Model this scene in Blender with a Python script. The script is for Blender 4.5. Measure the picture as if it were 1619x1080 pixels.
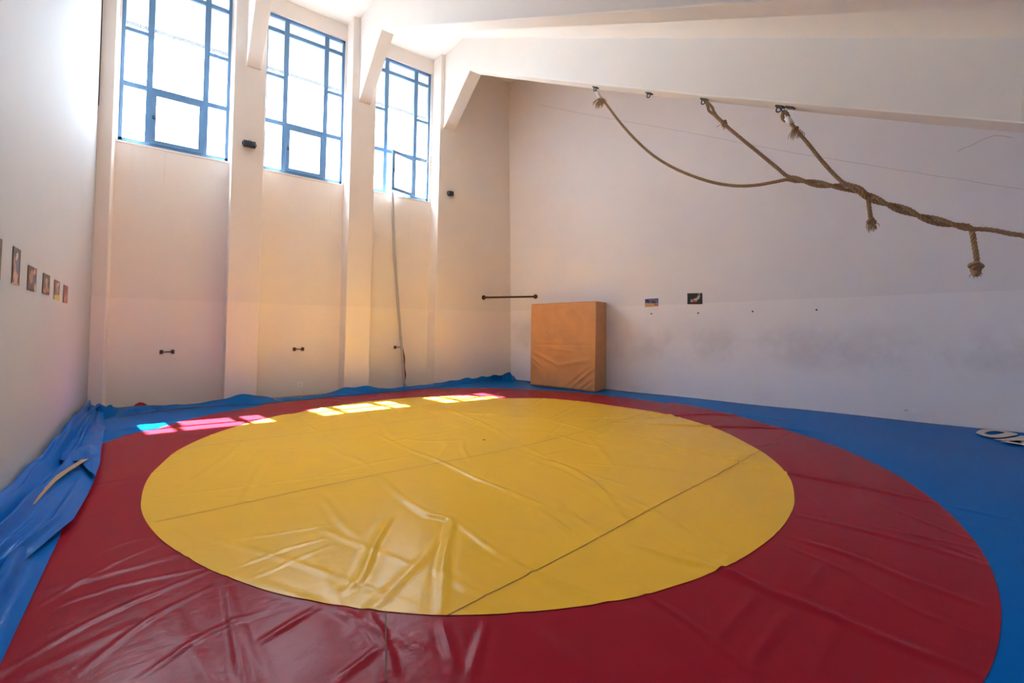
import bpy, bmesh, math, random
import numpy as np
from mathutils import Vector, Matrix

random.seed(7)
rng = np.random.default_rng(7)
scene = bpy.context.scene
col = scene.collection
for o in list(bpy.data.objects):
    bpy.data.objects.remove(o)

# ------------------------------------------------------------------ camera
cam_data = bpy.data.cameras.new('camera')
cam = bpy.data.objects.new('camera', cam_data)
col.objects.link(cam)
YAW, PITCH, ROLL, FOCAL, PPX, PPY = .6555, .0184, .0205, 704.44, 812.03, 496.82
fw = Vector((math.sin(YAW) * math.cos(PITCH), math.cos(YAW) * math.cos(PITCH), math.sin(PITCH)))
rt = Vector((math.cos(YAW), -math.sin(YAW), 0))
up = rt.cross(fw)
R2 = rt * math.cos(ROLL) + up * math.sin(ROLL)
U2 = up * math.cos(ROLL) - rt * math.sin(ROLL)
M = Matrix.Identity(4)
for i in range(3):
    M[i][0], M[i][1], M[i][2] = R2[i], U2[i], -fw[i]
M[2][3] = 1.5
cam.matrix_world = M
cam_data.sensor_width = 36.0
cam_data.lens = FOCAL * 36 / 1619
cam_data.shift_x = (809.5 - PPX) / 1619
cam_data.shift_y = (PPY - 540) / 1619
cam_data.clip_start = .05
scene.camera = cam

# ------------------------------------------------------------------ world, sun, exposure
world = bpy.data.worlds.new('sky')
scene.world = world
world.use_nodes = True
bg = world.node_tree.nodes['Background']
bg.inputs['Color'].default_value = (.77, .885, 1.0, 1)
bg.inputs['Strength'].default_value = 8.8

sun_data = bpy.data.lights.new('sun', 'SUN')
sun_data.energy = 36.0
sun_data.angle = .009
sun_data.color = (1.0, .95, .88)
sun = bpy.data.objects.new('sun', sun_data)
col.objects.link(sun)
sun.location = (-2, 16, 14)
sun.rotation_euler = Vector((.20, -1.0, -2.22)).to_track_quat('-Z', 'Y').to_euler()

vs = scene.view_settings
vs.view_transform = 'Standard'
vs.look = 'None'
vs.gamma = 1.0
vs.use_curve_mapping = False
vs.exposure = 2.34
scene.cycles.use_denoising = True
scene.cycles.max_bounces = 12
scene.cycles.diffuse_bounces = 8
scene.cycles.transparent_max_bounces = 12
scene.cycles.sample_clamp_indirect = 8.0

# room numbers (metres; z = 0 is the top of the mat)
YP, YR, YW, YOUT = 9.46, 9.86, 9.94, 10.08      # pier face, bay face, window frame, outer face
XL, YB = -.985, -1.7                            # left wall, wall behind the camera
ZF = -.08                                       # floor under the mat
SILL, ZH3, ZH2, ZH1, ZTOP = 4.42, 5.40, 6.335, 7.245, 7.545
ZC, YK = 7.87, 8.60                             # flat ceiling strip and where it breaks to the slope
BAYS = [(-.81, .79), (1.30, 2.88), (3.40, 4.95)]
WINS = [(-.785, .768), (1.325, 2.85), (3.425, 4.905)]
BEAMS = [(.974, 1.215), (3.022, 3.268), (5.041, 5.335)]
def zceil(y):
    return ZC if y > YK else ZC - .5 * (YK - y)
def rwx(y, z=0.0):
    return 7.23 + .334 * (YP - y) - .034 * z
RT = Vector((-.334, 1, 0)).normalized()         # along the right wall, away from the camera
RN = Vector((-1, -.334, -.034)).normalized()    # out of the right wall, into the room

# daylight portals in the three window openings (they guide the sky light, they do not emit)
for (a, b) in WINS:
    ld = bpy.data.lights.new('window_portal', 'AREA')
    ld.shape = 'RECTANGLE'
    ld.size, ld.size_y = b - a + .1, ZTOP - SILL + .1
    ld.cycles.is_portal = True
    lo = bpy.data.objects.new('window_portal', ld)
    col.objects.link(lo)
    lo.location = ((a + b) / 2, YOUT + .5, (SILL + ZTOP) / 2)
    lo.rotation_euler = Vector((0, -1, 0)).to_track_quat('-Z', 'Y').to_euler()

# ------------------------------------------------------------------ mesh helpers
class MB:
    def __init__(self):
        self.v, self.f = [], []
    def add(self, vs_, fs_):
        n = len(self.v)
        self.v += [tuple(p) for p in vs_]
        self.f += [tuple(i + n for i in f) for f in fs_]
        return self
    def box(self, x0, x1, y0, y1, z0, z1):
        return self.add([(x0, y0, z0), (x1, y0, z0), (x1, y1, z0), (x0, y1, z0), (x0, y0, z1), (x1, y0, z1), (x1, y1, z1), (x0, y1, z1)],
                        [(0, 3, 2, 1), (4, 5, 6, 7), (0, 1, 5, 4), (1, 2, 6, 5), (2, 3, 7, 6), (3, 0, 4, 7)])
    def obox(self, c, ax, ay, az):
        c, ax, ay, az = Vector(c), Vector(ax), Vector(ay), Vector(az)
        P = [c + sx * ax + sy * ay + sz * az for sz in (-1, 1) for sx, sy in ((-1, -1), (1, -1), (1, 1), (-1, 1))]
        return self.add(P, [(0, 3, 2, 1), (4, 5, 6, 7), (0, 1, 5, 4), (1, 2, 6, 5), (2, 3, 7, 6), (3, 0, 4, 7)])
    def prism(self, poly, d):
        d = Vector(d)
        n = len(poly)
        a = [Vector(p) for p in poly]
        fs = [tuple(range(n)), tuple(range(2 * n - 1, n - 1, -1))]
        fs += [(i, i + n, (i + 1) % n + n, (i + 1) % n) for i in range(n)]
        return self.add(a + [p + d for p in a], fs)
    def tube(self, pts, r, sides=8, closed=False, cap=True):
        pts = [Vector(p) for p in pts]
        n = len(pts)
        rr = r if hasattr(r, '__len__') else [r] * n
        ref = None
        vs_, fs_ = [], []
        for i, p in enumerate(pts):
            if closed:
                t = pts[(i + 1) % n] - pts[i - 1]
            else:
                t = pts[min(i + 1, n - 1)] - pts[max(i - 1, 0)]
            t.normalize()
            if ref is None:
                ref = t.cross(Vector((0, 0, 1)))
                if ref.length < .1:
                    ref = t.cross(Vector((1, 0, 0)))
            ref = (ref - t * ref.dot(t)).normalized()
            b = t.cross(ref)
            for k in range(sides):
                a = 2 * math.pi * k / sides
                vs_.append(p + rr[i] * (math.cos(a) * ref + math.sin(a) * b))
        for i in range(n if closed else n - 1):
            j = (i + 1) % n
            for k in range(sides):
                l = (k + 1) % sides
                fs_.append((i * sides + k, i * sides + l, j * sides + l, j * sides + k))
        if cap and not closed:
            fs_.append(tuple(range(sides - 1, -1, -1)))
            fs_.append(tuple((n - 1) * sides + k for k in range(sides)))
        return self.add(vs_, fs_)
    def disc(self, c, axis, r, h, sides=20):
        c, axis = Vector(c), Vector(axis).normalized()
        return self.tube([c, c + axis * h], r, sides)
    def ball(self, c, rx, ry, rz, n=10, m=14, noise=0.0):
        vs_, fs_ = [], []
        for i in range(n + 1):
            th = math.pi * i / n
            for k in range(m):
                ph = 2 * math.pi * k / m
                q = 1 + noise * (random.random() - .5)
                vs_.append((c[0] + q * rx * math.sin(th) * math.cos(ph), c[1] + q * ry * math.sin(th) * math.sin(ph), c[2] + q * rz * math.cos(th)))
        for i in range(n):
            for k in range(m):
                l = (k + 1) % m
                fs_.append((i * m + k, (i + 1) * m + k, (i + 1) * m + l, i * m + l))
        return self.add(vs_, fs_)
    def grid(self, P):
        """P: array (n, m, 3)"""
        n, m = P.shape[:2]
        base = len(self.v)
        self.v += [tuple(p) for p in P.reshape(-1, 3).tolist()]
        for i in range(n - 1):
            for k in range(m - 1):
                a = base + i * m + k
                self.f.append((a, a + 1, a + m + 1, a + m))
        return self
    def build(self, name, mat, parent=None, origin=None, smooth=False, bevel=0.0):
        og = Vector(origin) if origin is not None else (world_loc(parent) if parent else Vector((0, 0, 0)))
        me = bpy.data.meshes.new(name)
        me.from_pydata([(p[0] - og.x, p[1] - og.y, p[2] - og.z) for p in self.v], [], self.f)
        me.validate()
        bm = bmesh.new()
        bm.from_mesh(me)
        bmesh.ops.recalc_face_normals(bm, faces=bm.faces)
        bm.to_mesh(me)
        bm.free()
        return link(name, me, mat, parent, og, smooth, bevel)

def world_loc(o):
    p = Vector((0, 0, 0))
    while o:
        p += o.location
        o = o.parent
    return p

def link(name, me, mat, parent, og, smooth=False, bevel=0.0):
    if mat:
        me.materials.append(mat)
    o = bpy.data.objects.new(name, me)
    col.objects.link(o)
    if parent:
        o.parent = parent
        o.location = og - world_loc(parent)
    else:
        o.location = og
    if smooth:
        me.polygons.foreach_set('use_smooth', [True] * len(me.polygons))
    if bevel:
        b = o.modifiers.new('bevel', 'BEVEL')
        b.width, b.segments, b.limit_method = bevel, 2, 'ANGLE'
    return o

def tag(o, label, cat, group=None):
    o['label'], o['category'] = label, cat
    if group:
        o['group'] = group
    return o

def struct(o):
    o['kind'] = 'structure'
    return o

def thing(name, label, cat, loc, group=None):
    o = bpy.data.objects.new(name, None)
    o.empty_display_size = .1
    col.objects.link(o)
    o.location = loc
    return tag(o, label, cat, group)

def catmull(P, step):
    P = [np.array(p, float) for p in P]
    out = []
    for i in range(len(P) - 1):
        p0 = P[i - 1] if i else 2 * P[0] - P[1]
        p1, p2 = P[i], P[i + 1]
        p3 = P[i + 2] if i + 2 < len(P) else 2 * P[-1] - P[-2]
        n = max(1, int(round(np.linalg.norm(p2 - p1) / step)))
        for k in range(n):
            t = k / n
            out.append(.5 * (2 * p1 + (p2 - p0) * t + (2 * p0 - 5 * p1 + 4 * p2 - p3) * t * t + (3 * p1 - 3 * p2 + p3 - p0) * t ** 3))
    out.append(P[-1])
    return np.array(out)

# ------------------------------------------------------------------ materials
def nodes_of(name):
    m = bpy.data.materials.new(name)
    m.use_nodes = True
    nt = m.node_tree
    return m, nt, nt.nodes, nt.links, nt.nodes['Principled BSDF']

def add(nt, kind, **kw):
    n = nt.nodes.new(kind)
    for k, v in kw.items():
        if k in n.inputs:
            n.inputs[k].default_value = v
        else:
            setattr(n, k, v)
    return n

def math_node(nt, op, a, b=None, c=None, clamp=False):
    n = nt.nodes.new('ShaderNodeMath')
    n.operation, n.use_clamp = op, clamp
    for i, s in enumerate((a, b, c)):
        if s is None:
            continue
        if isinstance(s, (int, float)):
            n.inputs[i].default_value = s
        else:
            nt.links.new(s, n.inputs[i])
    return n.outputs[0]

def mix_col(nt, fac, a, b):
    n = nt.nodes.new('ShaderNodeMix')
    n.data_type = 'RGBA'
    for i, s in ((0, fac), (6, a), (7, b)):
        if isinstance(s, (int, float)):
            n.inputs[i].default_value = s
        elif isinstance(s, tuple):
            n.inputs[i].default_value = (*s, 1) if len(s) == 3 else s
        else:
            nt.links.new(s, n.inputs[i])
    return n.outputs[2]

def smooth_step(nt, v, a, b):
    n = nt.nodes.new('ShaderNodeMapRange')
    n.interpolation_type = 'SMOOTHSTEP'
    n.inputs[1].default_value, n.inputs[2].default_value = a, b
    nt.links.new(v, n.inputs[0])
    return n.outputs[0]

def noise(nt, vec, scale, detail=3.0, rough=.5):
    n = nt.nodes.new('ShaderNodeTexNoise')
    n.inputs['Scale'].default_value = scale
    n.inputs['Detail'].default_value = detail
    n.inputs['Roughness'].default_value = rough
    if vec is not None:
        nt.links.new(vec, n.inputs['Vector'])
    return n.outputs['Fac']

def scaled(nt, vec, s):
    n = nt.nodes.new('ShaderNodeVectorMath')
    n.operation = 'MULTIPLY'
    nt.links.new(vec, n.inputs[0])
    n.inputs[1].default_value = s
    return n.outputs[0]

def wall_mat(name, upper, lower, line=1.77, slope=0.0, streaks=False, smudge=0.0, rough=.75):
    m, nt, N, L, b = nodes_of(name)
    geo = N.new('ShaderNodeNewGeometry')
    pos = geo.outputs['Position']
    sep = N.new('ShaderNodeSeparateXYZ')
    L.new(pos, sep.inputs[0])
    x, y, z = sep.outputs
    wob = noise(nt, pos, 2.0, 4)
    zl = math_node(nt, 'ADD', z, math_node(nt, 'MULTIPLY', y, slope))
    zl = math_node(nt, 'ADD', zl, math_node(nt, 'MULTIPLY', wob, .03))
    f = smooth_step(nt, zl, line - .006 + .015, line + .006 + .015)
    c = mix_col(nt, f, lower, upper)
    big = smooth_step(nt, noise(nt, pos, 1.3, 5, .6), .35, .75)
    c = mix_col(nt, math_node(nt, 'MULTIPLY', big, .10), c, tuple(v * .72 for v in upper))
    fine = smooth_step(nt, noise(nt, pos, 35.0, 3, .7), .5, .8)
    c = mix_col(nt, math_node(nt, 'MULTIPLY', fine, .05), c, (.35, .30, .27))
    if smudge:
        band = math_node(nt, 'MULTIPLY', smooth_step(nt, z, .55, 1.05), math_node(nt, 'SUBTRACT', 1.0, smooth_step(nt, z, 1.25, 1.75)))
        k = smooth_step(nt, noise(nt, pos, 1.1, 6, .65), .38, .68)
        fac = math_node(nt, 'MULTIPLY', math_node(nt, 'MULTIPLY', band, k), smudge)
        c = mix_col(nt, fac, c, (.30, .26, .24))
    if streaks:
        sv = scaled(nt, pos, (14.0, 14.0, .35))
        s = smooth_step(nt, noise(nt, sv, 1.0, 4, .6), .60, .78)
        mask = math_node(nt, 'MULTIPLY', smooth_step(nt, z, 2.2, 4.3), math_node(nt, 'SUBTRACT', 1.0, smooth_step(nt, z, 4.40, 4.43)))
        c = mix_col(nt, math_node(nt, 'MULTIPLY', math_node(nt, 'MULTIPLY', s, mask), .35), c, (.50, .33, .17))
    L.new(c, b.inputs['Base Color'])
    b.inputs['Roughness'].default_value = rough
    b.inputs['Specular IOR Level'].default_value = .25
    bump = add(nt, 'ShaderNodeBump', Strength=.25, Distance=.004)
    L.new(noise(nt, pos, 60.0, 4, .6), bump.inputs['Height'])
    L.new(bump.outputs[0], b.inputs['Normal'])
    return m

def plain(name, c, rough=.5, metal=0.0, spec=.5, var=.0, scale=20.0, bump=0.0):
    m, nt, N, L, b = nodes_of(name)
    tc = N.new('ShaderNodeTexCoord')
    v = tc.outputs['Object']
    nz = noise(nt, v, scale, 4, .6)
    L.new(mix_col(nt, math_node(nt, 'MULTIPLY', nz, var), c, tuple(k * .45 for k in c)), b.inputs['Base Color'])
    b.inputs['Roughness'].default_value = rough
    b.inputs['Metallic'].default_value = metal
    b.inputs['Specular IOR Level'].default_value = spec
    if bump:
        bp = add(nt, 'ShaderNodeBump', Strength=.5, Distance=bump)
        L.new(nz, bp.inputs['Height'])
        L.new(bp.outputs[0], b.inputs['Normal'])
    return m

def vinyl(name, c, rough=.36, dirt=(.35, .25, .2), dirt_amount=.10, crumple=.010, spec=.06):
    m, nt, N, L, b = nodes_of(name)
    geo = N.new('ShaderNodeNewGeometry')
    pos = geo.outputs['Position']
    d = smooth_step(nt, noise(nt, pos, 2.2, 6, .65), .45, .8)
    cc = mix_col(nt, math_node(nt, 'MULTIPLY', d, dirt_amount), c, dirt)
    f2 = smooth_step(nt, noise(nt, pos, 55.0, 3, .7), .55, .8)
    cc = mix_col(nt, math_node(nt, 'MULTIPLY', f2, .06), cc, tuple(v * .5 for v in c))
    L.new(cc, b.inputs['Base Color'])
    rr = N.new('ShaderNodeMapRange')
    L.new(noise(nt, pos, 3.5, 4, .6), rr.inputs[0])
    rr.inputs[1].default_value, rr.inputs[2].default_value = .3, .7
    rr.inputs[3].default_value, rr.inputs[4].default_value = rough - .01, rough + .045
    L.new(rr.outputs[0], b.inputs['Roughness'])
    b.inputs['Specular IOR Level'].default_value = spec
    wv = scaled(nt, pos, (1.0, 2.6, 1.0))
    h = math_node(nt, 'ADD', math_node(nt, 'MULTIPLY', noise(nt, pos, 5.0, 5, .62), 1.0), math_node(nt, 'MULTIPLY', noise(nt, wv, 9.0, 3, .5), .35))
    bp = add(nt, 'ShaderNodeBump', Strength=.8, Distance=crumple)
    L.new(h, bp.inputs['Height'])
    bp2 = add(nt, 'ShaderNodeBump', Strength=.25, Distance=.0008)
    L.new(noise(nt, pos, 260.0, 2, .5), bp2.inputs['Height'])
    L.new(bp.outputs[0], bp2.inputs['Normal'])
    L.new(bp2.outputs[0], b.inputs['Normal'])
    return m

def glass_mat(name, wired=True):
    m = bpy.data.materials.new(name)
    m.use_nodes = True
    nt = m.node_tree
    N, L = nt.nodes, nt.links
    N.remove(N['Principled BSDF'])
    out = N['Material Output']
    geo = N.new('ShaderNodeNewGeometry')
    sep = N.new('ShaderNodeSeparateXYZ')
    L.new(geo.outputs['Position'], sep.inputs[0])
    gx = math_node(nt, 'LESS_THAN', math_node(nt, 'FRACT', math_node(nt, 'MULTIPLY', sep.outputs[0], 1 / .034)), .09)
    gz = math_node(nt, 'LESS_THAN', math_node(nt, 'FRACT', math_node(nt, 'MULTIPLY', sep.outputs[2], 1 / .034)), .09)
    wire = math_node(nt, 'MAXIMUM', gx, gz)
    tr = N.new('ShaderNodeBsdfTransparent')
    L.new(mix_col(nt, math_node(nt, 'MULTIPLY', wire, .55), (.95, .98, 1.0), (.18, .22, .25)), tr.inputs[0])
    tl = N.new('ShaderNodeBsdfTranslucent')
    tl.inputs[0].default_value = (.9, .95, 1, 1)
    mx = N.new('ShaderNodeMixShader')
    mx.inputs[0].default_value = .03
    L.new(tr.outputs[0], mx.inputs[1])
    L.new(tl.outputs[0], mx.inputs[2])
    gl = N.new('ShaderNodeBsdfGlossy')
    gl.inputs['Roughness'].default_value = .08
    mx2 = N.new('ShaderNodeMixShader')
    mx2.inputs[0].default_value = .05
    L.new(mx.outputs[0], mx2.inputs[1])
    L.new(gl.outputs[0], mx2.inputs[2])
    L.new(mx2.outputs[0], out.inputs[0])
    return m

def cloth_screen(name):
    m = bpy.data.materials.new(name)
    m.use_nodes = True
    nt = m.node_tree
    N, L = nt.nodes, nt.links
    N.remove(N['Principled BSDF'])
    df = N.new('ShaderNodeBsdfDiffuse')
    df.inputs[0].default_value = (.85, .87, .88, 1)
    tl = N.new('ShaderNodeBsdfTranslucent')
    tl.inputs[0].default_value = (.26, .28, .30, 1)
    mx = N.new('ShaderNodeMixShader')
    mx.inputs[0].default_value = .7
    L.new(df.outputs[0], mx.inputs[1])
    L.new(tl.outputs[0], mx.inputs[2])
    L.new(mx.outputs[0], N['Material Output'].inputs[0])
    return m

def print_mat(name, axis, bgc, blobs, ground=None):
    """a printed photograph: soft blobs of colour on a plain ground; axis names the Generated axis that runs across"""
    m, nt, N, L, b = nodes_of(name)
    tc = N.new('ShaderNodeTexCoord')
    nz = N.new('ShaderNodeTexNoise')
    nz.inputs['Scale'].default_value = 6.0
    L.new(tc.outputs['Generated'], nz.inputs['Vector'])
    off = N.new('ShaderNodeVectorMath')
    off.operation = 'MULTIPLY_ADD'
    L.new(nz.outputs['Color'], off.inputs[0])
    off.inputs[1].default_value = (.22, .22, .22)
    L.new(tc.outputs['Generated'], off.inputs[2])
    sep = N.new('ShaderNodeSeparateXYZ')
    L.new(off.outputs[0], sep.inputs[0])
    u = math_node(nt, 'SUBTRACT', sep.outputs[axis], .11)
    v = math_node(nt, 'SUBTRACT', sep.outputs[2], .11)
    c = None
    if ground:
        f = smooth_step(nt, v, ground[0] - .04, ground[0] + .04)
        c = mix_col(nt, f, ground[1], bgc)
    else:
        c = mix_col(nt, smooth_step(nt, nz.outputs['Fac'], .4, .7), bgc, tuple(k * .5 for k in bgc))
    for (cu, cv, ru, rv, ang, bc) in blobs:
        du, dv = math_node(nt, 'SUBTRACT', u, cu), math_node(nt, 'SUBTRACT', v, cv)
        ca, sa = math.cos(ang), math.sin(ang)
        a1 = math_node(nt, 'DIVIDE', math_node(nt, 'ADD', math_node(nt, 'MULTIPLY', du, ca), math_node(nt, 'MULTIPLY', dv, sa)), ru)
        b1 = math_node(nt, 'DIVIDE', math_node(nt, 'SUBTRACT', math_node(nt, 'MULTIPLY', dv, ca), math_node(nt, 'MULTIPLY', du, sa)), rv)
        r = math_node(nt, 'ADD', math_node(nt, 'MULTIPLY', a1, a1), math_node(nt, 'MULTIPLY', b1, b1))
        k = math_node(nt, 'SUBTRACT', 1.0, smooth_step(nt, r, .75, 1.15))
        c = mix_col(nt, k, c, bc)
    L.new(c, b.inputs['Base Color'])
    b.inputs['Roughness'].default_value = .45
    return m

UP_C, LOW_C = (.80, .74, .69), (.85, .78, .72)
M_FAR = wall_mat('wall_paint_far', UP_C, LOW_C, streaks=True)
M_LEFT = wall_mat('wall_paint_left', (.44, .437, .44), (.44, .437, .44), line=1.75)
M_RIGHT = wall_mat('wall_paint_right', (.85, .825, .855), (.91, .885, .92), line=1.815 + .0385 * YP - .0135, slope=.0385, smudge=.22)
M_BACK = wall_mat('wall_paint_back', UP_C, LOW_C)
M_PIER = wall_mat('wall_paint_pier', UP_C, LOW_C)
M_CEIL = wall_mat('ceiling_paint', (.76, .725, .69), (.76, .725, .69), line=-5)
M_FLOOR = plain('bare_floor', (.16, .13, .11), .8, var=.5, scale=3)
M_YEL = vinyl('yellow_vinyl', (.72, .40, .034), .215, (.55, .31, .09), .22, .0035, .065)
M_RED = vinyl('red_vinyl', (.27, .011, .022), .215, (.18, .015, .028), .25, .0045, .036)
M_BLU = vinyl('blue_vinyl', (.0006, .112, .40), .215, (.002, .10, .34), .25, .0045, .014)
M_LOOSE = vinyl('blue_vinyl_loose', (.0006, .112, .40), .21, (.002, .10, .34), .2, .010, .05)
M_SEAM = plain('stitching', (.16, .07, .03), .8, var=.8, scale=30)
M_WHITEPRINT = plain('white_print', (.62, .58, .52), .5, var=.5, scale=9)
M_TAN = plain('hem_tape', (.36, .21, .11), .8, var=.5, scale=30)
M_FRAME = plain('blue_window_paint', (.11, .24, .43), .45, var=.25, scale=25)
M_GLASS = glass_mat('wired_glass')
M_BLIND = cloth_screen('blind_cloth')
M_DARK = plain('dark_metal', (.028, .022, .022), .5, .3, var=.3)
M_IRON = plain('rusty_iron', (.085, .040, .030), .6, .3, var=.5, scale=40)
M_STEEL = plain('grey_steel', (.075, .072, .078), .6, .3, var=.3)
M_BLACK = plain('black_plastic', (.014, .016, .024), .35, var=.2)
M_LENS = plain('dark_lens', (.03, .04, .065), .12)
M_WHITE = plain('white_plastic', (.90, .89, .87), .4)
M_HOLE = plain('dark_hole', (.02, .02, .02), .8)
M_POLE = plain('pole_alloy', (.48, .46, .455), .45, .0, var=.2)
M_CORD = plain('red_cord', (.30, .055, .035), .8, var=.4, scale=60)
M_ROPE = plain('hemp_rope', (.33, .205, .12), .9, spec=.1, var=.5, scale=70, bump=.002)
M_FRAY = plain('frayed_hemp', (.42, .29, .18), .9, spec=.1, var=.4, scale=60)
M_TAPE = plain('white_tape', (.68, .64, .60), .7, var=.2)
M_CRASH = None
M_CRACK = plain('plaster_crack', (.50, .44, .41), .9, var=.3)
M_TWIG = plain('dry_twig', (.30, .24, .17), .9, var=.4)
M_OUTG = plain('outside_paving', (.20, .19, .175), .9, var=.3, scale=2)
M_OUTW = plain('outside_render', (.62, .60, .56), .85, var=.2, scale=1)

# ------------------------------------------------------------------ room shell
struct(MB().box(-3.5, 12.5, YB - .5, YOUT, ZF - .15, ZF).build('floor', M_FLOOR))
struct(MB().box(-40, 50, YOUT, 60, ZF - .35, ZF - .25).build('ground', M_OUTG))

far = MB()
for (a, b) in BAYS:
    far.box(a, b, YR, YOUT, ZF, SILL - .03)                  # panel under the window
    far.box(a, b, YR, YOUT, ZTOP, ZC + .3)                   # header over it
for (a, b), (c, d) in zip(BAYS, WINS):
    far.box(a, c, YR, YOUT, SILL - .03, ZTOP)
    far.box(d, b, YR, YOUT, SILL - .03, ZTOP)
wall_far = struct(far.build('wall_far', M_FAR))
for (a, b) in [(XL - .3, BAYS[0][0]), (BAYS[0][1], BAYS[1][0]), (BAYS[1][1], BAYS[2][0]), (BAYS[2][1], 7.6)]:
    MB().box(a, b, YP, YOUT, ZF, ZC + .3).build('pier', M_PIER, wall_far, bevel=.012)
for (c, d) in WINS:
    MB().box(c - .01, d + .01, YR - .015, YOUT + .03, SILL - .055, SILL - .028).build('window_sill', M_FAR, wall_far)

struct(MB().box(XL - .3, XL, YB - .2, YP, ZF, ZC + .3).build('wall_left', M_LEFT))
struct(MB().prism([(XL - .3, YB - .2, ZF), (10.9, YB - .2, ZF), (10.9, YB, ZF), (XL - .3, YB, ZF)], (0, 0, 4)).build('wall_back', M_BACK))

rw = MB()
z0, z1 = ZF, ZC + .8
pts = [(rwx(YB - .2, z0), YB - .2, z0), (rwx(YP + .5, z0), YP + .5, z0), (rwx(YP + .5, z1), YP + .5, z1), (rwx(YB - .2, z1), YB - .2, z1)]
rw.prism(pts, (.3, .1, 0))
wall_right = struct(rw.build('wall_right', M_RIGHT))

ceil = MB()
def ceil_strip(y0, y1):
    lift = lambda x, y: 0.0 if y > YK - .01 or x < 5.3 else (.30 + 1.3 * (x - BEAMS[2][1]) / 6.7)
    for x0, x1 in ((XL - .3, 5.29), (BEAMS[2][1] - .02, 12.0)):
        ceil.prism([(x, y, zceil(y) + lift(x, y)) for x, y in ((x0, y0), (x1, y0), (x1, y1), (x0, y1))], (0, 0, .2))
ceil_strip(YB - .3, 7.3)
ceil_strip(7.3, YK)
ceil_strip(YK, YOUT + .05)
ceiling = struct(ceil.build('ceiling', M_CEIL))
for (a, b) in BEAMS:
    low = [(8.30, 7.0), (4.686, 5.189), (2.972, 4.344), (.312, 3.072), (YB, 2.12)] if a > 5 else [(8.22, 7.02), (3.9, 4.905), (1.92, 3.935), (.20, 3.10), (YB, 2.19)]
    prof = [(YP + .02, 6.11), (YP - .02, 6.11)] + low + [(YB, zceil(YB) + .5), (YK, ZC + .5), (YP + .02, ZC + .12)]
    MB().prism([(a, y, z) for y, z in prof], (b - a, 0, 0)).build('roof_beam', M_CEIL, ceiling, bevel=.012)
# dark strip coloured in for the shadow gap between left wall and first pier
struct(MB().box(XL - .002, XL + .006, YP - .05, YP - .002, 4.75, ZC).build('gap_shadow_strip_1', M_HOLE))

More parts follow.
